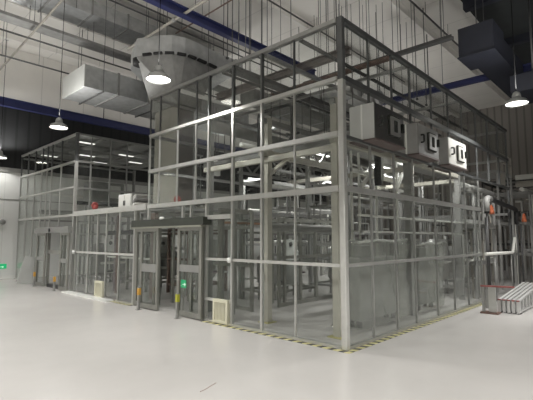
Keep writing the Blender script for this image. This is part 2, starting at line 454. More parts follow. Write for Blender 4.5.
for i, (x, y) in enumerate(((.45,10.1),(2.4,11.1),(3.4,10.1),(1.4,12.2),(3.4,12.2),(2.4,13.3),(.45,13.3))):
    obj('light_panel', MB().box(x-.28, y-.07, 4.70, x+.28, y+.07, 4.715), M['ledw'], back)
obj('end_post', MB().box(4.8, 14.85, 0, 4.9, 14.95, 4.86), M['alud'], back)
obj('rear_rail', MB().box(.04, 14.88, 2.3, 4.8, 14.94, 2.36), M['alud'], back)

# ------------------------------------------------------------------ floor tapes
tp = MB().box(-.145, -.145, .001, -.05, 3.2, .006)
tag(obj('hazard_tape', tp, M['hazard']), 'yellow and black striped floor tape along the door side of the near glass corner', 'floor tape')
tp = MB().box(-.05, -.145, .001, 6.45, -.05, .006)
tag(obj('hazard_tape', tp, M['hazardx']), 'yellow and black striped floor tape under the long side with the grey air boxes', 'floor tape')
tp = MB().box(-.145, 5.95, .001, -.05, 6.88, .006)
tag(obj('hazard_tape', tp, M['hazard']), 'yellow and black striped floor tape between the sliding door and the white floor strip', 'floor tape')
st = MB().box(-.26, 6.9, .0, -.05, 9.75, .035)
tag(obj('floor_strip', st, M['whitep']), 'low white kerb strip along the foot of the low glass bay', 'kerb strip')

# ------------------------------------------------------------------ sliding doors
def leaf(root, y0, y1, z0, z1, x, st=.085, plate=None):
    f = MB().box(x-.025, y0, z0, x+.025, y0+st, z1).box(x-.025, y1-st, z0, x+.025, y1, z1)
    f.box(x-.025, y0+st, z1-.08, x+.025, y1-st, z1).box(x-.025, y0+st, z0, x+.025, y1-st, z0+.10)
    o = obj('door_leaf', f, M['doorframe'], root)
    if plate: obj('push_plate', MB().box(x-.02, y0+st, plate[0], x+.02, y1-st, plate[1]), M['alud'], o)
    obj('leaf_glass', MB().box(x-.004, y0+st, z0+.1, x+.004, y1-st, z1-.08), M['glass'], o)
    return o
dr = thing('sliding_door', 'wide automatic double sliding door with a dark header box, standing open', 'sliding door', (0,4.55,0))
obj('header_box', MB().box(-.16, 3.14, 1.87, .06, 5.93, 2.03), M['header'], dr)
obj('header_lip', MB().box(-.17, 3.20, 1.835, .05, 5.93, 1.868), M['headerlip'], dr)
obj('door_sensor', MB().lathe((-.16, 4.6, 2.02), [(.0,0),(.05,0),(.05,.05),(.0,.06)], 12, 'z'), M['whitep'], dr)
leaf(dr, 4.80, 5.56, .02, 1.84, -.09, .075, (.84, 1.02))
leaf(dr, 3.24, 4.06, .02, 1.84, -.09, .08, (.92, 1.06))
leaf(dr, 5.05, 5.92, .02, 1.84, -.01, .07, None)
leaf(dr, 3.30, 3.72, .02, 1.84, -.01, .06, None)
obj('jamb', MB().box(-.04, 3.26, 0, .04, 3.32, 1.84), M['doorframe'], dr)
obj('jamb', MB().box(-.04, 5.90, 0, .04, 5.97, 2.3), M['doorframe'], dr)
obj('transom_post', MB().box(-.03, 4.0, 2.03, .03, 4.05, 2.3), M['alu'], dr)
obj('transom_post', MB().box(-.03, 3.72, 2.03, .03, 3.76, 2.3), M['alu'], dr)
obj('transom_post', MB().box(-.03, 5.36, 2.03, .03, 5.42, 2.3), M['alu'], dr)
obj('transom_glass', MB().box(-.004, 3.3, 2.04, .004, 5.88, 2.29), M['glass'], dr)

# inner vestibule behind the door
vs = thing('vestibule_frame', 'dark inner vestibule frame with a second pair of doors behind the open sliding door', 'door frame', (1.3,4.5,0))
for y in (3.25, 3.8, 4.25, 4.75, 5.2, 5.55):
    obj('post', MB().box(1.27, y-.035, 0, 1.33, y+.035, 2.2), M['doorframe'], vs)
for z in (.05, 1.0, 1.85, 2.2):
    obj('rail', MB().box(1.275, 3.25, z-.04, 1.325, 5.55, z+.04), M['doorframe'], vs)
for x in (.45, .85):
    for y in (3.35, 5.62):
        obj('side_post', MB().box(x-.03, y-.03, 0, x+.03, y+.03, 2.2), M['doorframe'], vs)
for y in (3.35, 5.62):
    obj('side_rail', MB().box(.42, y-.025, 2.16, 1.27, y+.025, 2.24), M['doorframe'], vs)
    obj('side_glass', MB().box(.05, y-.004, .1, 1.27, y+.004, 2.16), M['glass'], vs)
obj('rear_glass', MB().box(1.296, 3.3, .1, 1.304, 5.5, 2.16), M['glass'], vs)

def exit_sign(label, c, face, wd=.30, ht=.15):
    """green evacuation plate with a running figure and an arrow; face 'x' looks to -x, 'y' looks to -y"""
    t = thing('exit_sign', label, 'exit sign', c, 'green exit signs low on the walls')
    cx, cy, cz = c
    def pl(a0, a1, z0, z1, d0, d1):
        return MB().box(cx+d0, cy+a0, cz+z0, cx+d1, cy+a1, cz+z1) if face == 'x' else MB().box(cx+a0, cy+d0, cz+z0, cx+a1, cy+d1, cz+z1)
    def bars(lst):
        m = MB()
        for (a0, z0, a1, z1, w) in lst:
            P = (cx-.024, cy+a0, cz+z0) if face == 'x' else (cx+a0, cy-.024, cz+z0)
            Q = (cx-.024, cy+a1, cz+z1) if face == 'x' else (cx+a1, cy-.024, cz+z1)
            m.bar(P, Q, w, w if w < .01 else .01) if False else m.cyl(P, Q, w/2, 8)
        return m
    k = 1 if face == 'y' else -1
    obj('plate', pl(-wd/2, wd/2, 0, ht, -.022, 0), M['green'], t)
    f = [(-.09*k,.125,-.088*k,.126,.03), (-.09*k,.10,-.075*k,.06,.022), (-.075*k,.06,-.045*k,.035,.015), (-.075*k,.06,-.10*k,.03,.015),
         (-.09*k,.098,-.055*k,.085,.012), (-.09*k,.098,-.115*k,.075,.012)]
    obj('running_figure', bars(f), M['signw'], t)
    obj('arrow', bars([(0.02*k,.075,.12*k,.075,.018), (.12*k,.075,.085*k,.105,.016), (.12*k,.075,.085*k,.045,.016)]), M['signw'], t)
    return t
exit_sign('green running-man exit sign on the bare left wall', (-.33, YW1, .40), 'y', .46, .19)
exit_sign('green running-man exit sign seen through the farther glass enclosure', (.62, YW1-.001, .42), 'y', .30, .2)
exit_sign('green running-man exit sign by the open sliding door', (.38, 4.52, .50), 'x', .24, .17)
sp = MB().box(.385, 4.50, 0, .41, 4.54, 1.84)
tag(obj('sign_post', sp, M['doorframe']), 'slim dark post carrying the green exit sign inside the sliding door', 'post')

bd = thing('sliding_door', 'narrower grey sliding door with a plain header in the farther glass enclosure', 'sliding door', (0,11.1,0))
obj('header_box', MB().box(-.16, 9.72, 1.78, -.04, 12.62, 1.97), M['alud'], bd)
obj('door_sensor', MB().lathe((-.165, 11.2, 1.87), [(0,-.03),(.06,-.03),(.06,0),(0,0)], 12, 'x'), M['darksteel'], bd)
leaf(bd, 11.66, 12.5, .02, 1.78, -.09, .09, (.85, .98))
leaf(bd, 9.75, 10.4, .02, 1.78, -.09, .09, (.85, .98))
obj('jamb', MB().box(-.03, 11.62, 0, .04, 11.70, 1.78), M['doorframe'], bd)
obj('jamb', MB().box(-.03, 10.30, 0, .04, 10.36, 1.78), M['doorframe'], bd)
obj('dark_bar', MB().box(-.02, 10.36, 1.10, .02, 11.62, 1.22), M['doorframe'], bd)
obj('threshold', MB().box(-.02, 10.36, 0, .1, 11.62, .10), M['darksteel'], bd)
def bollard(y, h, lab, mat):
    b = thing('door_post', lab, 'post', (-.28, y, 0))
    obj('pillar', MB().box(-.305, y-.028, .012, -.25, y+.028, h), M['alud'], b, bevel=.006)
    obj('foot_plate', MB().box(-.33, y-.05, 0, -.22, y+.05, .012), M['alud'], b)
    obj('band', MB().box(-.309, y-.032, h-.17, -.246, y+.032, h-.02), mat, b)
bollard(12.05, .50, 'grey door post left of the farther sliding door', M['amber'])
bollard(10.28, .45, 'grey door post right of the farther sliding door', M['amber'])
bollard(5.28, .50, 'slim grey post with an amber band in front of the left sliding door leaf', M['amber'])
bollard(3.78, .50, 'slim grey post with a yellow-green band in front of the right sliding door leaf', M['yellow'])
tag(obj('leaning_board', MB().bar((-.28,13.0,.02),(-.075,12.98,.95),.5,.03), M['cab']), 'pale board leaning on the farther glass enclosure left of its door', 'board')

def grille(y0, y1, z1, lab):
    g = thing('air_grille', lab, 'air grille', (-.02,(y0+y1)/2,0.02))
    obj('grille_frame', MB().box(-.075,y0,.02,.01,y0+.05,z1).box(-.075,y1-.05,.02,.01,y1,z1).box(-.075,y0+.05,z1-.055,.01,y1-.05,z1).box(-.075,y0+.05,.02,.01,y1-.05,.07), M['cream'], g)
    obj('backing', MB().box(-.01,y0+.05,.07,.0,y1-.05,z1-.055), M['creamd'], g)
    m = MB(); n = 8
    for i in range(n):
        y = y0+.05+(i+.5)*(y1-y0-.1)/n
        m.box(-.06,y-.011,.07,-.012,y+.011,z1-.055)
    obj('louvre_slats', m, M['cream'], g)
grille(2.50, 2.92, .455, 'cream louvred air grille at floor level right of the sliding door')
grille(7.54, 7.98, .45, 'cream louvred air grille at floor level in the low glass bay')

# ------------------------------------------------------------------ air boxes on the right face
def air_box(x0, x1, lab, front, side):
    t = thing('air_box', lab, 'air unit', ((x0+x1)/2, 0, 3.18), 'air boxes along the side of the glass')
    y0, y1, z0, z1 = -.23, .23, 3.18, 3.76
    obj('body', MB().box(x0, y0+.012, z0, x1, y1, z1), side, t, bevel=.012)
    fr = obj('front_plate', MB().box(x0+.01, y0, z0+.01, x1-.01, y0+.012, z1-.01), front, t)
    obj('seam', MB().box(x0-.006, -.015, z0, x0, .015, z1), M['whitep'], t)
    obj('base_plate', MB().box(x0-.01, y0-.02, z0-.03, x1+.01, y1, z0-.001), M['umber'], t)
    L = x1-x0; cx = x0+L*.62; cz = (z0+z1)/2
    def rr(hw, hh, r):
        pts = []
        for sx, sz, a0 in ((1,1,0),(-1,1,90),(-1,-1,180),(1,-1,270)):
            for k in range(5):
                a = math.radians(a0+k*22.5); pts.append((cx+sx*(hw-r)+r*math.cos(a), cz+sz*(hh-r)+r*math.sin(a)))
        return pts
    def plate(poly, ya, yb):
        n = len(poly); m = MB()
        vs = [(x,ya,z) for x,z in poly]+[(x,yb,z) for x,z in poly]
        return m.add(vs, [tuple(range(n)), tuple(range(2*n-1,n-1,-1))]+[(i,(i+1)%n,n+(i+1)%n,n+i) for i in range(n)])
    hatch = obj('hatch', plate(rr(L*.19,.18,.03), y0-.03, y0), M['cabdark'], t)
    obj('hatch_plate', plate(rr(L*.165,.155,.025), y0-.045, y0-.03), front if front is M['cabw'] else M['alud'], hatch)
    obj('hatch_window', plate(rr(L*.06,.10,.02), y0-.05, y0-.045), M['cabdark'], hatch)
    obj('handle', MB().tube([(x0+L*.14,y0,cz+.07),(x0+L*.14,y0-.06,cz+.07),(x0+L*.14,y0-.06,cz-.07),(x0+L*.14,y0,cz-.07)], .018, 8, .03), M['cabdark'], t)
    obj('latch', MB().box(cx+L*.25, y0-.05, cz-.05, cx+L*.31, y0, cz+.1), M['cabdark'], t)
    return t
air_box(.57, 1.60, 'grey air box nearest the corner post, on the glass side', M['boxsteel'], M['cab'])
air_box(2.18, 3.16, 'grey air box with shade in its colour, second of the three along the glass side', M['boxshade'], M['steelgrey'])  # dark side and front colours stand for shade on this box
air_box(3.72, 4.80, 'air box with a white front coloured as lamp-lit, farthest of the three along the glass side', M['cabw'], M['steelgrey'])  # dark side colour stands for shade, white front colour for lamplight

# ------------------------------------------------------------------ steel frame inside the near enclosure
sf = thing('steel_frame', 'cream steel column frame just inside the near glass corner', 'steel frame', (2.2,2.2,0))
for (x, y, w) in ((.70,2.21,.13),(.60,.53,.12)):
    c = obj('column', MB().box(x-w/2,y-w/2,.012,x+w/2,y+w/2,4.0), M['columncream'], sf)
    obj('base_plate', MB().box(x-.13,y-.13,0,x+.13,y+.13,.012), M['plateyellow'], c, label='base plate edged in yellow')
for (x, y) in ((3.6,2.21),(3.33,.53),(6.4,.53),(6.4,2.21),(.7,4.0)):
    obj('column', MB().box(x-.06,y-.06,0,x+.06,y+.06,4.0), M['steelgrey'], sf)
for y in (.53, 2.21):
    obj('beam', MB().box(.5, y-.05, 3.22, 6.5, y+.05, 3.34), M['columncream'], sf)
    obj('upper_beam', MB().box(.5, y-.05, 3.88, 6.5, y+.05, 3.98), M['steelgrey'], sf)
for x in (.64, 3.6, 6.4):
    obj('cross_beam', MB().box(x-.05, .53, 3.10, x+.05, 4.1, 3.20), M['columncream'], sf)
obj('brace', MB().bar((.70,2.15,2.85),(1.25,2.21,3.24),.06), M['columncream'], sf)
obj('brace', MB().bar((.70,2.0,2.95),(.66,1.55,3.14),.05), M['columncream'], sf)
tag(obj('tie_pipe', MB().cyl((.78,2.37,1.83),(3.54,2.37,1.83),.085,16), M['pipeg']), 'thick grey pipe running between the cream columns at head height', 'pipe')
lp = MB().tube([(.80,2.55,3.48),(.80,2.55,4.2),(.80,1.65,4.2),(.80,1.65,3.48),(.80,2.55,3.48)], .035, 8, .12)
tag(obj('pipe_loop', lp, M['piped']), 'dark rounded pipe loop hung high behind the door-side glass', 'pipe loop')

# inner glass partition
ip = thing('inner_partition', 'low dark-framed glass partition standing across the inside of the near enclosure', 'partition', (3.3,3.2,0))
for x in (2.15, 2.35, 2.95, 3.6, 4.4):
    obj('post', MB().box(x-.035,3.17,0,x+.035,3.23,2.1), M['doorframe'], ip)
for z in (.05, 1.15, 2.05):
    obj('rail', MB().box(2.15,3.175,z-.04,4.4,3.225,z+.04), M['doorframe'], ip)
obj('glass_pane', MB().box(2.2,3.196,.1,4.38,3.204,2.0), M['glass'], ip)

# ------------------------------------------------------------------ process equipment
def skid(name, label, x0, y0, x1, y1, h, seed, cat='process skid', paint='steelgrey', tanks=2, group=None, levels=(.25,1.,1.75)):
    R = random.Random(seed)
    t = thing(name, label, cat, ((x0+x1)/2,(y0+y1)/2,0), group)
    for x in (x0, x1):
        for y in (y0, y1):
            obj('leg', MB().box(x-.035,y-.035,0,x+.035,y+.035,h), M[paint], t)
    for z in [l for l in levels if l < h-.1] + [h-.04]:
        m = MB().box(x0,y0-.03,z-.03,x1,y0+.03,z+.03).box(x0,y1-.03,z-.03,x1,y1+.03,z+.03)
        m.box(x0-.03,y0,z-.03,x0+.03,y1,z+.03).box(x1-.03,y0,z-.03,x1+.03,y1,z+.03)
        obj('frame_ring', m, M[paint], t)
    for i in range(tanks):
        r = min(.32, (y1-y0)*.36, (x1-x0)*.4/max(1,tanks))
        cx = x0+(x1-x0)*(i+.5)/tanks; cy = (y0+y1)/2; z0 = .32; z1 = min(h-.15, z0+R.uniform(.8,1.3))
        v = obj('vessel', MB().lathe((cx,cy,0), [(0,z0),(r*.6,z0+.03),(r,z0+.14),(r,z1-.14),(r*.6,z1-.03),(0,z1)], 20), M[R.choice(['pipe','ground','alud','cab'])], t)
        obj('nozzle', MB().cyl((cx,cy,z1-.02),(cx,cy,min(h+.1,z1+.3)),.05,10), M['pipe'], v)
        for k in range(3):
            a = k*2.1+.4; obj('vessel_foot', MB().cyl((cx+r*.8*math.cos(a),cy+r*.8*math.sin(a),0),(cx+r*.8*math.cos(a),cy+r*.8*math.sin(a),z0+.1),.03,8), M[paint], v)
    for i in range(6):
        ya = y0+(y1-y0)*R.uniform(.0,1); za = R.uniform(.3,h-.1); r = R.choice([.02,.03,.045])
        xa = x0+(x1-x0)*R.uniform(0,.35); xb = x0+(x1-x0)*R.uniform(.6,1); zb = R.uniform(.2,h)
        p = obj('pipe_run', MB().tube([(xa,ya,za),(xb,ya,za),(xb,ya,zb),(xb,ya+R.uniform(-.3,.3),zb)], r, 8, r*3), M[R.choice(['pipe','pipew','pipew','pipe','mauve','piped'])], t)
        if i % 2 == 0:
            obj('flange', MB().cyl(((xa+xb)/2-.03,ya,za),((xa+xb)/2+.03,ya,za),r*1.9,12), M['ground'], p)
    bx = x0+(x1-x0)*R.uniform(.1,.6); bz = min(h-.5, 1.15)
    c = obj('control_box', MB().box(bx,y0-.14,bz,bx+.34,y0-.03,bz+.42), M[R.choice(['cab','whitep'])], t)
    obj('gauge', MB().lathe((bx+.17,y0-.14,bz+.3), [(0,0),(.06,0),(.06,-.02),(0,-.02)], 14, 'y'), M['darksteel'], c)
    return t
skid('process_skid', 'pipework skid with two vessels behind the inner glass partition', 2.5, 3.75, 4.3, 4.8, 2.1, 3, paint='doorframe')
skid('process_skid', 'tall pipework skid in the middle of the near enclosure, beyond the cream columns', 4.9, 2.9, 6.6, 4.4, 2.6, 5)
skid('process_skid', 'low pipework skid behind the film-wrapped machine', 4.2, 2.35, 4.75, 2.9, 1.5, 9, tanks=1)
skid('process_skid', 'far pipework skid at the rear right of the near enclosure', 7.0, 3.2, 8.7, 4.7, 2.9, 12)
skid('process_skid', 'pipework skid with vessels behind the second film-wrapped machine', 7.0, .9, 8.6, 2.2, 2.2, 15)
skid('process_skid', 'pipework skid inside the low glass bay, right half', 1.9, 6.4, 3.3, 7.4, 1.9, 21, paint='rust')
skid('process_skid', 'pipework skid inside the low glass bay, left half', 1.5, 8.0, 3.1, 9.1, 1.9, 24, paint='doorframe')
skid('process_skid', 'dim pipework skid inside the farther tall enclosure', 1.2, 10.6, 2.8, 12.0, 2.2, 27, paint='alud')

def film_box(name, label, x0, y0, x1, y1, h, seed):
    R = random.Random(seed)
    t = thing(name, label, 'wrapped machine', ((x0+x1)/2,(y0+y1)/2,0), 'machines wrapped in clear film')
    obj('machine', MB().box(x0+.22,y0+.12,.12,x1-.22,y1-.12,h-.3).box(x0+.4,y0+.18,h-.3,x1-1.0 if x1-x0 > 1.6 else x1-.5,y1-.18,h-.08), M['ground'], t, bevel=.03)
    for x in (x0+.3, x1-.3):
        for y in (y0+.2, y1-.2): obj('machine_foot', MB().cyl((x,y,0),(x,y,.13),.05,10), M['darksteel'], t)
    m = MB(); nx, nz = 22, 14
    # draped film: a closed skirt with creases and an uneven top sheet
    def ring(z):
        pts = []
        per = [((x0,y0),(x1,y0)),((x1,y0),(x1,y1)),((x1,y1),(x0,y1)),((x0,y1),(x0,y0))]
        for (a, b) in per:
            for k in range(nx):
                u = k/nx; pts.append([a[0]+(b[0]-a[0])*u, a[1]+(b[1]-a[1])*u, z])
        return pts
    ph = [R.uniform(0,6) for _ in range(8)]
    b = len(m.v); n = 4*nx
    for j in range(nz+1):
        z = .03+(h-.03)*j/nz
        for i, p in enumerate(ring(z)):
            cx, cy = (x0+x1)/2, (y0+y1)/2
            wob = .035*math.sin(i*.9+ph[0]+j*.5)+.03*math.sin(i*2.3+ph[1]-j*.9)+.025*math.sin(j*1.7+i*.5+ph[2])
            if j == nz: wob *= .3
            d = Vector((p[0]-cx,p[1]-cy,0)).normalized()
            m.v.append((p[0]+d.x*wob, p[1]+d.y*wob, z+(.035*math.sin(i*.7+ph[3]) if j == nz else 0)))
    for j in range(nz):
        for i in range(n):
            k = (i+1) % n; m.f.append((b+j*n+i,b+j*n+k,b+(j+1)*n+k,b+(j+1)*n+i)); m.sm.append(True)
    m.v.append(((x0+x1)/2,(y0+y1)/2,h-.05)); c = len(m.v)-1
    for i in range(n): m.f.append((b+nz*n+i,b+nz*n+(i+1)%n,c)); m.sm.append(True)
    f = obj('plastic_film', m, M['film'], t)
    obj('top_fold', MB().tube([(x0,y0,h-.02),((x0*2+x1)/3,y0-.01,h+.02),((x0+2*x1)/3,y0-.01,h-.0),(x1,y0,h+.03)], .022, 8), M['whitep'], f)
    return t
film_box('wrapped_machine', 'large machine wrapped in clear plastic film, behind the glass right of the corner post', 1.15, .45, 3.05, 1.0, 1.55, 2)
film_box('wrapped_machine', 'smaller film-wrapped machine farther along the glass side', 3.65, .45, 4.95, 1.0, 1.48, 8)

# white tube frame behind the air boxes
wf = thing('tube_frame', 'white tube stand behind the glass right of the corner post', 'tube stand', (2.3,1.2,0))
for (x, h) in ((2.08,3.4),(2.38,3.4),(3.1,3.3)):
    obj('upright', MB().box(x-.02,1.13,0,x+.02,1.17,h), M['pipew'], wf)
for (z, w) in ((3.0,.07),(3.12,.025),(1.75,.025)):
    obj('crossbar', MB().box(2.06,1.13,z-w/2,3.12,1.17,z+w/2), M['pipew'], wf)
obj('diagonal_brace', MB().bar((2.44,1.15,2.66),(2.98,1.15,3.12),.05,.08), M['pipew'], wf)
wf2 = thing('tube_frame', 'white tube stand with a diagonal arm under the second air box', 'tube stand', (4.5,1.2,0))
for x in (4.1, 4.55, 5.0):
    obj('upright', MB().box(x-.02,1.13,2.4 if x == 4.55 else 0,x+.02,1.17,3.5), M['pipew'], wf2)
for z in (3.42, 2.75):
    obj('crossbar', MB().box(4.1,1.13,z-.03,5.0,1.17,z+.03), M['pipew'], wf2)
obj('diagonal_brace', MB().bar((4.12,1.15,2.8),(4.55,1.15,3.35),.05,.08), M['pipew'], wf2)
bg = thing('cable_bundle', 'black cable bundle hanging under the first air box', 'cable bundle', (2.8,.85,2.7))
obj('cables', MB().tube([(2.72,.9,3.58),(2.74,.9,3.2),(2.71,.9,2.95),(2.74,.9,2.72)], .075, 10), M['black'], bg)
obj('white_strip', MB().bar((2.92,.9,3.55),(2.95,.9,2.85),.06,.03), M['whitep'], bg)

# horizontal pipes, trays and bundles on the upper level
def pipe_x(name, label, pts, r, mat, cat='pipe', bend=.1, hang=(), top=None, grp=None, flg=()):
    t = thing(name, label, cat, pts[0], grp)
    obj('pipe_run', MB().tube(pts, r, 10, bend), M[mat], t)
    for (x, y, z) in hang:
        obj('hanger_rod', MB().cyl((x,y,z+r*.6),(x,y,top),.008,6), M['rod'], t)
    for (p, q) in flg:
        obj('coupling', MB().cyl(p, q, r*1.5, 12), M['steelgrey'], t)
    return t
def tray(name, label, p, q, w, mat, hang, top):
    p = Vector(p); q = Vector(q); d = (q-p).normalized(); s = Vector((0,0,1)).cross(d)
    t = thing(name, label, 'cable tray', p)
    for sg in (-1,1): obj('side_rail', MB().bar(p+s*sg*w/2,q+s*sg*w/2,.02,.09), M[mat], t)
    pass
    dz = Vector((0,0,.04)); obj('tray_bottom', MB().bar(p-dz,q-dz,w,.008), M[mat], t)
    for i in range(4):
        o_ = s*(-w/2+.06+i*(w-.12)/3)
        obj('cable', MB().tube([p+o_,(p+q)/2+o_+Vector((0,0,.01)),q+o_], .022, 6), M['piped'], t)
    for h in hang:
        c = p+(q-p)*h
        for sg in (-1,1):
            e = c+s*sg*w/2; obj('hanger_rod', MB().cyl(e,(e.x,e.y,top),.009,6), M['rod'], t)
    return t
pipe_x('process_pipe', 'white pipe run high behind the door-side glass of the near enclosure', [(.9,3.2,3.66),(6.6,3.2,3.66),(6.6,3.2,2.7)], .05, 'pipew')
pipe_x('process_pipe', 'stainless pipe run beside the white one, with a drop at its end', [(1.2,2.75,2.75),(6.0,2.75,2.75),(6.0,2.75,1.2)], .04, 'pipe')
pipe_x('process_pipe', 'grey pipe just above the middle rail, running the length of the glass side', [(1.0,1.25,2.55),(8.8,1.25,2.55)], .06, 'pipeg')
pipe_x('process_pipe', 'thin white pipe just below the middle rail on the glass side', [(.95,.33,2.0),(6.2,.33,2.0)], .022, 'pipew')
pipe_x('process_pipe', 'slim bright pipe over the film-wrapped machine', [(1.2,.38,1.72),(6.2,.38,1.72),(6.2,.38,.6)], .02, 'pipe')
pipe_x('process_pipe', 'copper pipe crossing behind the cream columns', [(1.5,4.6,2.0),(3.2,4.6,2.0),(3.2,4.6,2.9)], .03, 'copper')
pipe_x('process_pipe', 'thick grey duct pipe crossing high through the near enclosure', [(1.0,4.3,4.3),(8.9,4.3,4.3)], .14, 'galvd')
tray('cable_tray', 'long cable tray inside the near enclosure at the upper rail', (.95,1.75,3.66), (9.0,1.75,3.66), .35, 'alud', (.1,.5,.9), 4.94)
tray('cable_tray', 'second cable tray crossing the near enclosure behind the door-side glass', (1.6,.4,3.50), (1.6,5.2,3.50), .3, 'steelgrey', (.1,.5,.9), 4.94)
tray('cable_tray', 'lower cable tray above the skids of the near enclosure', (2.2,3.6,2.95), (9.0,3.6,2.95), .4, 'steelgrey', (.1,.9), 4.94)
for i, (x, y, lab) in enumerate(((3.0,2.75,'added fill batten over the skids behind the left cream column'),(6.0,2.5,'added fill batten deep in the middle of the near enclosure'),(5.0,1.0,'added fill batten over the film-wrapped machines'),(7.9,3.3,'added fill batten at the far end of the near enclosure'))):
    t = thing('fill_batten', lab, 'light', (x,y,3.72), 'added fill battens inside the near enclosure')  # added battens that brighten the inside of the enclosure
    obj('housing', MB().box(x-.6,y-.05,3.72,x+.6,y+.05,3.79), M['whitep'], t)
    obj('diffuser', MB().box(x-.58,y-.04,3.70,x+.58,y+.04,3.72), M['led'], t)
    for dx in (-.5,.5): obj('hanger_rod', MB().cyl((x+dx,y,3.79),(x+dx,y,4.94),.007,6), M['rod'], t)
    a = bpy.data.lights.new('fill_batten_light','AREA'); a.energy = FILL_BATTEN; a.shape = 'RECTANGLE'; a.size = 1.1; a.size_y = .08; a.color = (1,.99,.96)
    ao = bpy.data.objects.new('fill_batten_light', a); COL.objects.link(ao); ao.location = (x,y,3.69)
lf = thing('strip_light', 'small white strip light hanging inside the near enclosure', 'light', (2.04,5.0,3.58))
obj('body', MB().box(1.65,4.92,3.58,2.35,5.05,3.62), M['ledw'], lf)
obj('hanger_rod', MB().cyl((1.75,4.98,3.62),(1.75,4.98,4.95),.008,6), M['rod'], lf)
obj('hanger_rod', MB().cyl((2.25,4.98,3.62),(2.25,4.98,4.95),.008,6), M['rod'], lf)
tag(obj('junction_box', MB().box(1.55,5.0,3.25,1.85,5.12,3.45), M['whitep']), 'small white box under the strip light in the near enclosure', 'junction box')
mz = thing('mezzanine_pipework', 'tangle of dark trusses and bars over the skids in the near enclosure', 'truss', (5.5,3.0,3.3))
for y in (2.6, 3.9, 4.9):
    obj('chord', MB().bar((2.4,y,3.9),(8.9,y,3.9),.07), M['steelgrey'], mz)
    obj('chord', MB().bar((2.4,y,3.4),(8.9,y,3.4),.07), M['steelgrey'], mz)
    m = MB()
    for i in range(12):
        x = 2.4+i*.54; m.bar((x,y,3.4 if i%2 else 3.9),(x+.54,y,3.9 if i%2 else 3.4),.04)
    obj('lattice', m, M['steelgrey'], mz)
for x in (2.5, 5.6, 8.8):
    obj('leg', MB().bar((x,4.9,0),(x,4.9,3.9),.08), M['steelgrey'], mz)
    obj('leg', MB().bar((x,2.6,2.2 if x < 5 else 0),(x,2.6,3.9),.08), M['steelgrey'], mz)

# things on the low roof
def valve(name, label, c, mat, stem=.25, R=.13, base=None):
    t = thing(name, label, 'valve', c)
    x, y, z = c
    obj('stub', MB().cyl((x,y,z),(x,y,z+stem),.045,10).cyl((x,y,z+stem*.45),(x,y,z+stem*.55),.09,12), M[base or 'pipew'], t)
    obj('bonnet', MB().lathe((x,y,z+stem), [(0,-.05),(.06,-.05),(.075,.0),(.06,.06),(.03,.1),(0,.1)], 14), M[mat], t)
    w = obj('handwheel', MB().torus((x,y,z+stem+.08),R,.025,'y'), M[mat], t)
    m = MB()
    for k in range(3):
        a = k*PI/3; m.cyl((x-R*math.cos(a),y,z+stem+.08-R*math.sin(a)),(x+R*math.cos(a),y,z+stem+.08+R*math.sin(a)),.022,6)
    obj('spokes', m, M[mat], w)
    return t
valve('handwheel_valve', 'red hand-wheel valve on the flat top of the low glass bay, far left', (.3,8.95,2.361), 'red', .14, .085)
valve('handwheel_valve', 'red hand-wheel valve on top of the low bay beside the beige duct', (.72,5.30,2.40), 'red', .08, .08)
rc = thing('roof_cabinet', 'white double-door cabinet on the flat top of the low glass bay', 'cabinet', (1.25,8.45,2.36))
obj('body', MB().box(1.0,8.05,2.361,1.5,8.85,2.95), M['whitep'], rc)
for i in range(2):
    d_ = obj('door', MB().box(.98,8.08+i*.385,2.40,1.0,8.435+i*.385,2.92), M['cabw'], rc)
    obj('handle', MB().box(.96,8.40+i*.08,2.6,.98,8.42+i*.08,2.75), M['darksteel'], d_)

rl = thing('roof_pipes', 'cluster of bent white and grey pipes on top of the low glass bay', 'pipe cluster', (1.3,7.9,2.36))
for i in range(6):
    y = 7.05+i*.16; h = 2.55+.14*(i % 3)
    obj('pipe_run', MB().tube([(.5+.1*i,y,2.361),(.5+.1*i,y,h),(3.2,y,h),(3.2,y,2.361)], .035, 8, .1), M[('pipew','pipeg','pipe')[i%3]], rl)
ru = thing('roof_unit', 'pale fan unit standing in the farther tall enclosure at upper height', 'fan unit', (1.6,11.2,3.0))
obj('body', MB().box(1.1,11.0,2.9,2.3,11.7,3.6), M['steelgrey'], ru, bevel=.02)
obj('white_panel', MB().box(1.75,10.97,3.05,2.15,11.0,3.5), M['whitep'], ru)
for x in (1.2, 2.2):
    for y in (11.05, 11.65): obj('leg', MB().box(x-.03,y-.03,0,x+.03,y+.03,2.9), M['steelgrey'], ru)
for i, (y, z, mt, r, lab) in enumerate(((10.3,2.75,'piped',.06,'dark pipe crossing low inside the farther enclosure'),(12.6,3.2,'pipew',.05,'white pipe crossing inside the farther enclosure'),(13.6,2.6,'pipeg',.09,'thick grey pipe at the rear of the farther enclosure'))):
    pipe_x('process_pipe', lab, [(.3,y,z),(4.6,y,z)], r, mt)
# columns inside the low bay
lc = thing('steel_frame', 'brown and mauve steel post frame inside the low glass bay', 'steel frame', (1.0,7.5,0))
for (x, y, mt, wd) in ((.9,6.55,'rust',.19),(1.0,8.9,'mauve',.10),(.9,7.3,'steelgrey',.08),(.8,8.4,'rust',.09)):
    obj('post', MB().box(x-wd/2,y-wd/2,0,x+wd/2,y+wd/2,2.28), M[mt], lc)
obj('beam', MB().box(.85,6.5,1.72,.95,9.3,1.84), M['darksteel'], lc)
obj('beam', MB().box(.85,6.5,1.02,.92,9.3,1.07), M['pipew'], lc)

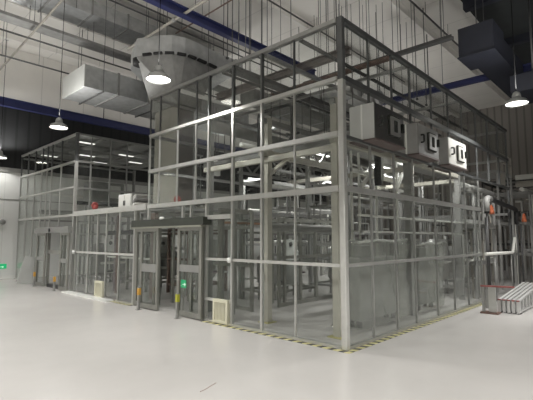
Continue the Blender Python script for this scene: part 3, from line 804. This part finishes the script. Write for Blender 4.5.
# ------------------------------------------------------------------ open pipe racks to the right
def rack(label, x0, y0, x1, y1, h, seed, nv, mats, paint='steelgrey', levels=3, cat='pipe rack'):
    R = random.Random(seed)
    t = thing('pipe_rack', label, cat, ((x0+x1)/2,(y0+y1)/2,0))
    for x in (x0, (x0+x1)/2, x1):
        for y in (y0, y1):
            obj('leg', MB().box(x-.03,y-.03,0,x+.03,y+.03,h), M[paint], t)
    for i in range(levels):
        z = h*(i+1)/levels-.06
        for y in (y0, y1): obj('beam', MB().box(x0,y-.035,z-.05,x1,y+.035,z+.05), M[paint], t)
        for x in (x0, (x0+x1)/2, x1): obj('tie', MB().box(x-.03,y0,z-.045,x+.03,y1,z+.045), M[paint], t)
        for k in range(3):
            y = y0+(y1-y0)*(k+.5)/3; r = R.choice([.03,.05,.07])
            obj('pipe_run', MB().cyl((x0-.15,y,z+.05+r),(x1+.15,y,z+.05+r),r,10), M[R.choice(mats)], t)
    for k in range(nv):
        x = x0+(x1-x0)*(k+.5)/nv+R.uniform(-.06,.06); y = y0+(y1-y0)*R.uniform(0,.6); r = R.choice([.02,.028,.04])
        zt = h*R.uniform(.5,1.0)
        obj('riser_pipe', MB().tube([(x,y,0),(x,y,zt),(x+.15,y,zt),(x+.15,y+.25,zt)], r, 8, r*2.5), M[R.choice(mats)], t)
    return t
rack('stainless pipe rack at the right end of the glass side', 6.75, .25, 8.6, .75, 3.0, 31, 10, ['pipe','pipe','pipeg','pipew','pipeb'], 'steelgrey')
rack('pipe rack with pale risers beyond the right end of the glass', 11.9, -.05, 13.6, 1.2, 3.3, 33, 9, ['pipe','pipeg','pipew','piped','ground'])
rack('dark pipe rack at the far right behind the ladders', 12.4, -2.2, 14.6, -.2, 3.2, 35, 8, ['piped','pipeg','pipe','rust'], 'darksteel')
rack('tall dark rack against the back wall', 15.5, -3.5, 18.5, 2.5, 4.2, 37, 8, ['piped','pipeg','ground'], 'darksteel')
rack('tall grey rack far behind the near enclosure', 11.5, 3.0, 16.0, 5.5, 4.5, 39, 10, ['pipe','pipeg','pipew','piped'], 'steelgrey')
rack('grey rack far behind the low glass bay', 7.5, 7.5, 12.0, 10.0, 4.2, 41, 10, ['pipe','pipeg','pipew'], 'steelgrey')
rack('far rack along the back wall beyond the farther enclosure', 12.0, 12.0, 17.0, 14.5, 4.6, 43, 9, ['pipeg','piped','pipew'], 'darksteel')
valve('handwheel_valve', 'orange hand-wheel valve on the first pipe rack, below the black hose', (7.9,.12,2.22), 'orange', .12, .12, 'pipeg')
valve('handwheel_valve', 'orange hand-wheel valve farther right, at the end of the black hose', (9.62,-.32,2.05), 'orange', .1, .12, 'pipeg')
for (x, y, z, lab) in ((7.3,.12,2.18,'slim dark standpipe carrying the nearer orange valve'),(9.62,-.22,2.05,'slim dark standpipe carrying the farther orange valve')):
    tag(obj('standpipe', MB().cyl((x,y,0),(x,y,z-.001),.03,8), M['piped']), lab, 'standpipe')
bp = thing('insulated_pipe', 'black insulated pipe with silver bends above the orange valves', 'pipe', (8.0,.05,2.5))
obj('pipe_run', MB().tube([(6.5,-.14,2.25),(6.5,-.14,2.66),(9.5,-.14,2.50),(9.5,-.14,2.05)], .065, 12, .18), M['black'], bp)
for xs in (6.5, 9.5): obj('support', MB().cyl((xs,-.14,0),(xs,-.14,2.3 if xs < 7 else 2.06),.022,8), M['piped'], bp)
obj('silver_bend', MB().tube([(6.49,-.15,2.3),(6.49,-.15,2.67),(6.85,-.15,2.645)], .07, 12, .2), M['steelgrey'], bp)
sp_ = thing('process_pipe', 'bright silver pipe turning up at the right end of the glass side', 'pipe', (7.0,-.1,1.2))
obj('pipe_run', MB().tube([(5.95,-.22,1.22),(8.5,-.22,1.2),(8.8,-.22,1.62)], .04, 10, .06), M['pipew'], sp_)
for xs in (6.7, 8.3): obj('support', MB().cyl((xs,-.22,0),(xs,-.22,1.18),.02,8), M['pipeg'], sp_)
# maintenance platform with guard rail
mp = thing('maintenance_platform', 'small maintenance platform with a cream guard rail at the far top right of the glass', 'platform', (9.9,.8,0))
obj('deck', MB().box(9.45,.3,3.72,11.2,1.5,3.80), M['steelgrey'], mp)
for x in (9.5, 10.05, 10.6, 11.15):
    obj('baluster', MB().box(x-.025,.3,3.8,x+.025,.35,4.45), M['pipeb'], mp)
for z in (4.12, 4.43):
    obj('hand_rail', MB().box(9.5,.3,z-.025,11.15,.35,z+.025), M['pipeb'], mp)
for x in (9.5, 11.15):
    for y in (.34, 1.45): obj('leg', MB().box(x-.03,y-.03,0,x+.03,y+.03,3.72), M['steelgrey'], mp)
obj('side_plate', MB().box(9.48,.28,3.35,10.2,.30,3.72), M['pipeb'], mp)
for (z, r, mt, lab) in ((3.74,.09,'pipew','upper pale insulated pipe crossing at the far right'),(3.50,.11,'pipeb','lower beige insulated pipe crossing at the far right')):
    t = thing('insulated_pipe', lab, 'pipe', (11.4,-4,z))
    obj('pipe_run', MB().cyl((11.45,.25,z),(11.45,-9.5,z),r,12), M[mt], t)
    xh = 11.45 if z > 3.6 else 11.555
    for y in (-1.0,-4.0,-7.0):
        obj('hanger_rod', MB().cyl((xh,y,z),(xh,y,8.69),.01,6), M['rod'], t)

# ------------------------------------------------------------------ ladders on the floor, right
def ladder(y, lab, cap):
    t = thing('step_ladder', lab, 'ladder', (5.7,y,0), 'folded step ladders lying side by side')
    x0, x1, w = 4.93, 7.2, .05
    a = .27; b = .47
    obj('lower_stile', MB().box(x0,y-w/2,.03,x1,y+w/2,.07), M['ladder'], t)
    obj('upper_stile', MB().bar((x0,y,a-.0),(x1,y,b),w,.035), M['ladder'], t)
    n = 8
    for i in range(n):
        u = (i+.35)/n; x = x0+(x1-x0)*u; obj('step', MB().box(x-.04,y-w/2+.008,.07,x+.04,y+w/2-.008,a+(b-a)*u-.012), M['ladder'], t)
    obj('top_cap', MB().box(x0-.03,y-w/2-.003,.02,x0,y+w/2+.003,a+.005), M['ladder'], t)
    obj('cap_edge', MB().box(x0-.036,y-w/2-.003,a-.005,x0+.02,y+w/2+.003,a+.02), M['dullred'], t, label='red plastic edge')
    for xf in (x0+.05, x1-.15): obj('foot', MB().box(xf,y-w/2,0,xf+.1,y+w/2,.03), M['black'], t)
for i, lab in enumerate(('aluminium step ladder lying on its side, leftmost of the five, beside the red-topped stand',
                         'aluminium step ladder lying on its side, second of the five from the red-topped stand',
                         'aluminium step ladder lying on its side, middle of the five',
                         'aluminium step ladder lying on its side, fourth of the five from the red-topped stand',
                         'aluminium step ladder lying on its side, nearest of the five, its steps showing')):
    ladder(-.745-.089*i, lab, i)
bs = thing('barrier_stand', 'low grey stand with a red top bar left of the lying ladders', 'barrier stand', (4.9,-.5,0))
obj('upright', MB().box(4.62,-.53,.03,4.67,-.48,.56), M['alud'], bs)
obj('upright', MB().box(4.66,-.74,.03,4.72,-.60,.555), M['alu'], bs)
obj('top_bar', MB().bar((4.63,-.46,.575),(4.80,-1.08,.575),.05,.035), M['dullred'], bs)
obj('back_panel', MB().box(4.68,-.60,.10,4.70,-.53,.5), M['alud'], bs)
obj('foot', MB().box(4.56,-.80,0,4.84,-.45,.03), M['rust'], bs)

# ------------------------------------------------------------------ overhead: ducts, beams, pipes
d1 = thing('air_duct', 'square silver air duct with a bright blank end over the farther enclosure', 'air duct', (3,9.3,6))
obj('duct_run', MB().box(-.35,8.51,6.0,6.3,10.1,6.66), M['galv'], d1)
obj('end_cap', MB().box(-.36,8.50,5.99,-.33,10.11,6.67), M['cab'], d1, label='bright blank end')
for x in (.7, 1.75, 2.8, 3.85):
    obj('flange', MB().box(x-.03,8.48,5.97,x+.03,10.13,6.69), M['galvd'], d1)
for x in (.2, 2.2, 4.4):
    for y in (8.46, 10.14): obj('hanger_rod', MB().cyl((x,y,5.97),(x,y,ZC-.01 if y < 9 else 8.49),.01,6), M['rod'], d1)
    obj('hanger_bar', MB().box(x-.02,8.44,5.94,x+.02,10.16,5.97), M['rod'], d1)
d2 = thing('air_duct', 'wide flat silver duct along the ceiling at the top left', 'air duct', (0,9,8))
obj('duct_run', MB().box(-5.5,8.98,8.5,6.4,10.0,8.95), M['galv'], d2)
for i in range(9):
    x = -3.6+i*1.2; obj('flange', MB().box(x-.025,8.95,8.47,x+.025,10.03,8.98), M['galvd'], d2)
for x in (-2.9, -.5, 1.9, 4.3):
    obj('hanger_rod', MB().cyl((x,8.92,8.47),(x,8.92,9.45),.01,6), M['rod'], d2)
d3 = thing('air_plenum', 'big silver plenum with a curved black-edged joint and a beige riser to the low roof', 'air duct', (1.8,7,2.42))
poly = [(.23,6.62),(.38,6.35),(.55,6.02),(.77,5.76),(1.1,5.62),(1.46,5.62),(2.25,5.70),(2.95,5.77),(3.37,7.91),(2.9,8.3),(1.54,8.35),(.6,7.6)]
obj('plenum_box', MB().prism(poly, 6.5, 7.0), M['galv'], d3)
m = MB()
cv = [(.30,6.45),(.45,6.16),(.62,5.9),(.85,5.68),(1.15,5.57),(1.46,5.565),(1.85,5.60),(2.25,5.65),(2.7,5.7)]
for i in range(len(cv)-1):
    (ax, ay), (bx_, by_) = cv[i], cv[i+1]
    m.bar((ax+(bx_-ax)*.1,ay+(by_-ay)*.1,6.5),(ax+(bx_-ax)*.85,ay+(by_-ay)*.85,6.5),.09,.06)
obj('joint_strip', m, M['black'], d3, label='black joint strip along the curved edge')
obj('collar', MB().lathe((.42,6.75,6.34), [(0,0),(.2,0),(.2,.16),(0,.16)], 18), M['black'], d3)
hm = bmesh.new()
for p_ in [(x,y,6.5) for x,y in poly if x < 2.9 and y < 7]+[(1.3,7.4,6.5)]+[(x,y,5.15) for x in (.95,1.61) for y in (5.68,6.91)]: hm.verts.new(p_)
bmesh.ops.convex_hull(hm, input=hm.verts); hm.verts.ensure_lookup_table(); hm.verts.index_update()
hb = MB().add([v.co[:] for v in hm.verts], [tuple(v.index for v in f_.verts) for f_ in hm.faces]); hm.free()
obj('hopper', hb, M['galvd'], d3)
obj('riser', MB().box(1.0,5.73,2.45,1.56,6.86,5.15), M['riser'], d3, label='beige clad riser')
obj('riser_dark_side', MB().box(1.0,5.70,2.45,1.57,5.729,5.10), M['riserbrown'], d3, label='darker brown side of the riser')  # thin sheet that makes this riser side darker brown
obj('riser_foot', MB().box(.95,5.68,2.37,1.58,6.92,2.45), M['galvd'], d3)
for (x, y) in ((.7,5.9),(2.6,5.8),(2.7,8.1)):
    obj('hanger_rod', MB().cyl((x,y,7.0),(x,y,9.3),.012,6), M['rod'], d3)
for (x, y) in ((1.2,6.0),):
    obj('upper_box', MB().box(1.0,6.4,7.0,2.6,7.4,7.6), M['galvd'], d3)

def ibeam(label, p, q, h, w, mat, hang, top):
    p = Vector(p); q = Vector(q)
    t = thing('crane_beam', label, 'beam', p)
    Z = Vector((0,0,1))
    obj('web', MB().bar(p+Z*h/2, q+Z*h/2, .03, h-.03), M[mat], t)
    obj('lower_flange', MB().bar(p+Z*.015, q+Z*.015, w, .03), M[mat], t)
    obj('upper_flange', MB().bar(p+Z*(h-.015), q+Z*(h-.015), w, .03), M[mat], t)
    for u in hang:
        c = p+(q-p)*u; obj('hanger_rod', MB().cyl((c.x,c.y,c.z+h),(c.x,c.y,top),.02,8), M['rod'], t)
    return t
ibeam('blue crane beam crossing the ceiling above the near enclosure', (-7,4.67,6.93), (5.6,4.67,6.93), .22, .17, 'blue', (.2,.5,.8), 9.4)
ibeam('blue crane beam along the dark upper part of the left wall', (-9,15.45,6.88), (16,15.45,6.88), .34, .2, 'blue', (.2,.5,.8), 9.4)
ibeam('thin blue beam crossing at the upper right beyond the black duct', (9.8,-8,6.93), (9.8,5.2,6.93), .2, .15, 'blue', (.55,.8,.95), 9.4)
tray('cable_tray', 'dark grey cable tray running along the ceiling at the left', (-5.5,9.62,7.8), (6,9.62,7.8), .44, 'galvd', (.35,.5,.65,.8,.95), 8.49)
tray('cable_tray', 'thin dark ladder tray hanging above the right face of the near enclosure', (6.0,.36,7.0), (6.0,5.4,7.0), .16, 'piped', (.05,.3,.5,.7,.9), 9.3)
pipe_x('ceiling_pipe', 'thin dark pipe hung just below the ceiling cable tray', [(-8,8.5,6.9),(5,8.5,6.9)], .025, 'piped', hang=[(-2.6,8.5,6.9),(-1,8.5,6.9),(.5,8.5,6.9),(2,8.5,6.9)], top=9.4)
pipe_x('ceiling_pipe', 'thin dark pipe crossing near the bright duct end', [(-8,10.35,6.95),(4,10.35,6.95)], .025, 'piped', hang=[(-2,10.35,6.95),(-1,10.35,6.95),(.2,10.35,6.95)], top=9.4)
pipe_x('ceiling_pipe', 'beige pipe crossing the ceiling at the far left', [(-1.6,4.5,7.6),(-1.25,14.9,7.6)], .03, 'pipeb', hang=[(-1.45,9.0,7.6),(-1.32,12.8,7.6)], top=9.3)
pipe_x('ceiling_pipe', 'beige pipe with couplings above the brightest lamp', [(.35,2.0,7.0),(.38,7.4,7.0)], .035, 'pipeb', hang=[(.36,4.2,7.0),(.37,6.4,7.0)], top=9.3, flg=[((.36,5.0,7.0),(.36,5.12,7.0)),((.37,6.8,7.0),(.37,6.92,7.0))])
pipe_x('ceiling_pipe', 'thin brown pipe above the curved plenum', [(1.12,2.2,7.35),(1.18,6.2,7.35)], .018, 'rust', hang=[(1.14,4.2,7.35)], top=9.3)
pipe_x('ceiling_pipe', 'thin dark pipe high over the curved plenum', [(-8,6.2,7.5),(6.5,6.2,7.5)], .022, 'piped', hang=[(-.9,6.2,7.5),(.6,6.2,7.5),(2.1,6.2,7.5),(3.6,6.2,7.5)], top=9.3)
pipe_x('ceiling_pipe', 'thin dark pipe crossing the ceiling above the near corner', [(-8,3.34,7.5),(9.5,3.34,7.5)], .022, 'piped', hang=[(.2,3.34,7.5),(2.4,3.34,7.5),(4.4,3.34,7.5),(6.5,3.34,7.5)], top=9.3)
pipe_x('ceiling_pipe', 'thin dark pipe crossing the bright ceiling at the upper right', [(-6,1.86,9.0),(14,1.86,9.0)], .03, 'piped', hang=[(5,1.86,9.0),(8,1.86,9.0),(10,1.86,9.0)], top=9.45)
pipe_x('ceiling_pipe', 'thin dark pipe on the ceiling at the top left edge', [(-8,8.3,9.05),(9,8.3,9.05)], .03, 'piped', hang=[(1,8.3,9.05),(4,8.3,9.05)], top=9.45)
for (x, y, z, L_, lab) in ((4.3,5.2,5.6,.4,'first silver duct crossing over the near enclosure, seen through its top panes'),(6.2,5.6,5.9,2.6,'second silver duct, deeper over the near enclosure')):
    t = thing('air_duct', lab, 'air duct', (x,y,z))
    obj('duct_run', MB().cyl((x,y-3,z),(x,y+L_,z),.22,18), M['galv'], t)
    for k in range(4): obj('ring_joint', MB().cyl((x,y-2.9+k*1.0,z),(x,y-2.84+k*1.0,z),.24,18), M['galvd'], t)
    for k in (-2,.2): obj('hanger_rod', MB().cyl((x,y+k,z+.2),(x,y+k,9.3),.01,6), M['rod'], t)
pipe_x('ceiling_pipe', 'brown pipe over the near corner of the enclosure', [(2.6,.4,5.35),(2.6,5.2,5.35)], .06, 'rust', hang=[(2.6,1.5,5.35),(2.6,4,5.35)], top=9.3)
tray('cable_tray', 'cable tray seen through the top panes near the corner post', (.2,2.9,5.12), (9,2.9,5.12), .22, 'piped', (.05,.5,.75,.95), 9.3)
bd_ = thing('black_duct', 'short black duct box hanging at the upper right', 'duct', (6.8,-.1,6.5))
obj('duct_box', MB().box(6.3,-.55,6.5,7.35,.32,7.3), M['blackduct'], bd_)
obj('bottom_lip', MB().box(6.27,-.58,6.47,7.38,.35,6.5), M['blackduct'], bd_)
obj('duct_run', MB().box(7.35,-.5,6.6,12.5,.25,7.2), M['blackduct'], bd_)
for x in (6.5, 7.2): obj('hanger_rod', MB().cyl((x,-.1,7.3),(x,-.1,8.7),.012,6), M['rod'], bd_)
bk = thing('hanging_unit', 'black boxy unit hanging above the lamp at the right edge', 'hanging unit', (8.3,-1.0,5.7))
obj('housing', MB().box(8.0,-1.5,5.75,8.8,-.5,6.25), M['blackduct'], bk)
obj('bracket', MB().cyl((8.4,-1.0,6.25),(8.4,-1.0,8.7),.03,8), M['rod'], bk)
fd = thing('air_duct', 'flat grey duct lying over the near enclosure, seen through its top panes', 'air duct', (3,3.9,5.05))
obj('duct_run', MB().box(1.9,3.75,5.06,9.0,4.3,5.32), M['galvd'], fd)
for x in (2.2,3.4,4.8,6.2,7.8): obj('flange', MB().box(x-.025,3.735,5.05,x+.025,4.315,5.335), M['galv'], fd)
for x in (2.3,5.4,8.6):
    for y in (3.72,4.33): obj('hanger_rod', MB().cyl((x,y,5.06),(x,y,9.4),.01,6), M['rod'], fd)
fb = thing('steel_beam', 'brownish flat beam crossing over the near enclosure beside the corner post', 'beam', (1.7,2.5,5.26))
obj('web', MB().box(1.69,.9,5.28,1.71,5.0,5.40), M['umberbeam'], fb)
obj('lower_flange', MB().box(1.63,.9,5.26,1.77,5.0,5.28), M['umberbeam'], fb)
obj('upper_flange', MB().box(1.63,.9,5.40,1.77,5.0,5.42), M['umberbeam'], fb)
for y in (1.2,4.4): obj('hanger_rod', MB().cyl((1.7,y,5.42),(1.7,y,9.4),.012,6), M['rod'], fb)
for (y, z, r, mt, lab) in ((1.1,5.15,.04,'piped','dark pipe over the long side of the near enclosure'),(2.0,5.16,.05,'pipeg','grey pipe over the middle of the near enclosure'),(4.75,5.12,.05,'pipe','bright pipe over the rear of the near enclosure'),(3.25,5.15,.03,'piped','thin dark pipe close over the near enclosure beside the flat duct')):
    pipe_x('ceiling_pipe', lab, [(.4,y,z),(9.2,y,z)], r, mt, hang=[(1.2,y,z),(4.0,y,z),(7.2,y,z)], top=9.3)
# hanging rods seen against the ceiling above the glass
hg = [(7.9,2.2,6.2,'left of the pair of bare rods above the right side of the glass'),(8.4,2.1,6.1,'right of the pair of bare rods above the right side of the glass'),
      (2.1,5.05,6.6,'bare rod near the curved plenum'),(2.9,5.0,6.8,'bare rod right of the curved plenum')]
for x, y, z, lab in hg:
    t = thing('hanging_rod', lab, 'drop rod', (x,y,z))
    obj('rod', MB().cyl((x,y,z),(x,y,ZC),.014,6), M['rod'], t)
    obj('clamp', MB().box(x-.03,y-.03,z-.05,x+.03,y+.03,z), M['rod'], t)

# ------------------------------------------------------------------ pendant lamps
LZ = 4.70
def make_lamp(loc, label):
    x, y, z = loc
    t = thing('pendant_lamp', label, 'pendant lamp', loc, 'pendant high-bay lamps')
    sh = obj('shade', MB().lathe((x,y,z), [(.235,.0),(.242,.0),(.238,.03),(.20,.09),(.12,.13),(.10,.15),(.085,.15),(.085,.13),(.19,.075),(.228,.02),(.235,0)], 28), M['shade'], t)
    obj('diffuser', MB().lathe((x,y,z), [(0,.012),(.16,.014),(.225,.024),(.225,.03),(0,.03)], 28), M['lamp'], t)
    obj('driver_housing', MB().lathe((x,y,z), [(.0,.13),(.09,.13),(.095,.2),(.07,.27),(.03,.30),(0,.30)], 20), M['shade'], t)
    obj('cord', MB().cyl((x,y,z+.29),(x,y,ZC-.01),.009,6), M['cordblack'], t)
    obj('ceiling_rose', MB().lathe((x,y,ZC), [(0,-.06),(.06,-.06),(.07,0),(0,0)], 12), M['shade'], t)
    return t
L0 = make_lamp((-.95,3.6,LZ), 'brightest pendant lamp, hanging before the top of the near enclosure')
lamps = [(-.95,3.6)]
def more(x, y, lab):
    copy_thing(L0, (x,y,LZ), lab); lamps.append((x,y))
more(-.90,8.77,'pendant lamp hanging in front of the farther enclosure')
more(-.74,15.05,'pendant lamp at the left edge near the pale wall')
more(5.56,-1.15,'pendant lamp at the right edge under the black hanging unit')
OFF = 'pendant high-bay lamp over the open floor on the viewer\'s side'
for x, y in ((-3.2,-7.2),(-8.5,-7.2),(-5.6,-1.9),(-6.2,3.6),(-6.2,8.8),(5.5,-6.4),(12.0,-6.4),(-6.2,14.0),(.8,-6.4),(-10.5,-1.9)):
    more(x, y, OFF)
FAR = 'pendant lamp over the racks far behind the enclosures'
for x, y in ((6.9,9.6),(11.0,7.0),(14.0,10.5)):
    more(x, y, {(6.9,9.6):'far pendant lamp over the rack behind the low glass bay',(11.0,7.0):'far pendant lamp beyond the rear of the near enclosure',(14.0,10.5):'farthest pendant lamp, deep in the hall'}[(x,y)])
ENERGY = 540; CEIL_FILL = 132
for i, (x, y) in enumerate(lamps):
    l = bpy.data.lights.new('lamp_light', 'SPOT'); l.energy = ENERGY*(.13 if i == 2 else .6 if i < 3 else .9 if i == 3 else .9 if y < -6 else .9 if i < 14 else .9)
    l.color = (1,.985,.955); l.spot_size = math.radians(142); l.spot_blend = .2; l.shadow_soft_size = .16
    o = bpy.data.objects.new('lamp_light', l); COL.objects.link(o); o.location = (x,y,LZ-.02)
    u = bpy.data.lights.new('ceiling_fill', 'SPOT'); u.energy = CEIL_FILL*(.45 if i == 0 else 1); u.color = (1,.985,.955)  # added upward spot over each lamp, brightens the ceiling
    u.spot_size = math.radians(168); u.spot_blend = .25; u.shadow_soft_size = .12
    o = bpy.data.objects.new('ceiling_fill', u); COL.objects.link(o); o.location = (x,y,LZ+.36); o.rotation_euler = (PI,0,0)

# ------------------------------------------------------------------ world, camera
wd = bpy.data.worlds.new('hall'); S.world = wd; wd.use_nodes = True
bgn = wd.node_tree.nodes['Background']; bgn.inputs['Color'].default_value = (.98,.98,1,1); bgn.inputs['Strength'].default_value = .1

f = 419.5; HZ = 238.5
hyp = math.hypot(f, HZ-200.); dl = Vector((-446.5, hyp)).normalized(); dr_ = Vector((dl.y, -dl.x))
pit = math.atan((HZ-200.)/f)
fwd = Vector((dr_.y*math.cos(pit), dl.y*math.cos(pit), math.sin(pit)))
right = Vector((dr_.x, dl.x, 0)); up = right.cross(fwd)
cam = bpy.data.cameras.new('camera'); co = bpy.data.objects.new('camera', cam); COL.objects.link(co)
rot = Matrix((right, up, -fwd)).transposed()
co.matrix_world = Matrix.Translation((-5.3084,-3.4333,1.6)) @ rot.to_4x4()
cam.sensor_fit = 'HORIZONTAL'; cam.sensor_width = 36.; cam.lens = f/533*36.; cam.clip_end = 200; cam.clip_start = .05
S.camera = co
S.view_settings.view_transform = 'Standard'; S.view_settings.look = 'None'
S.view_settings.gamma = 1; S.view_settings.use_curve_mapping = False; S.view_settings.exposure = 0.25
cy = S.cycles
cy.max_bounces = 8; cy.diffuse_bounces = 4; cy.glossy_bounces = 4; cy.transparent_max_bounces = 48
cy.caustics_reflective = False; cy.caustics_refractive = False
cy.sample_clamp_indirect = 3.0; cy.use_denoising = True
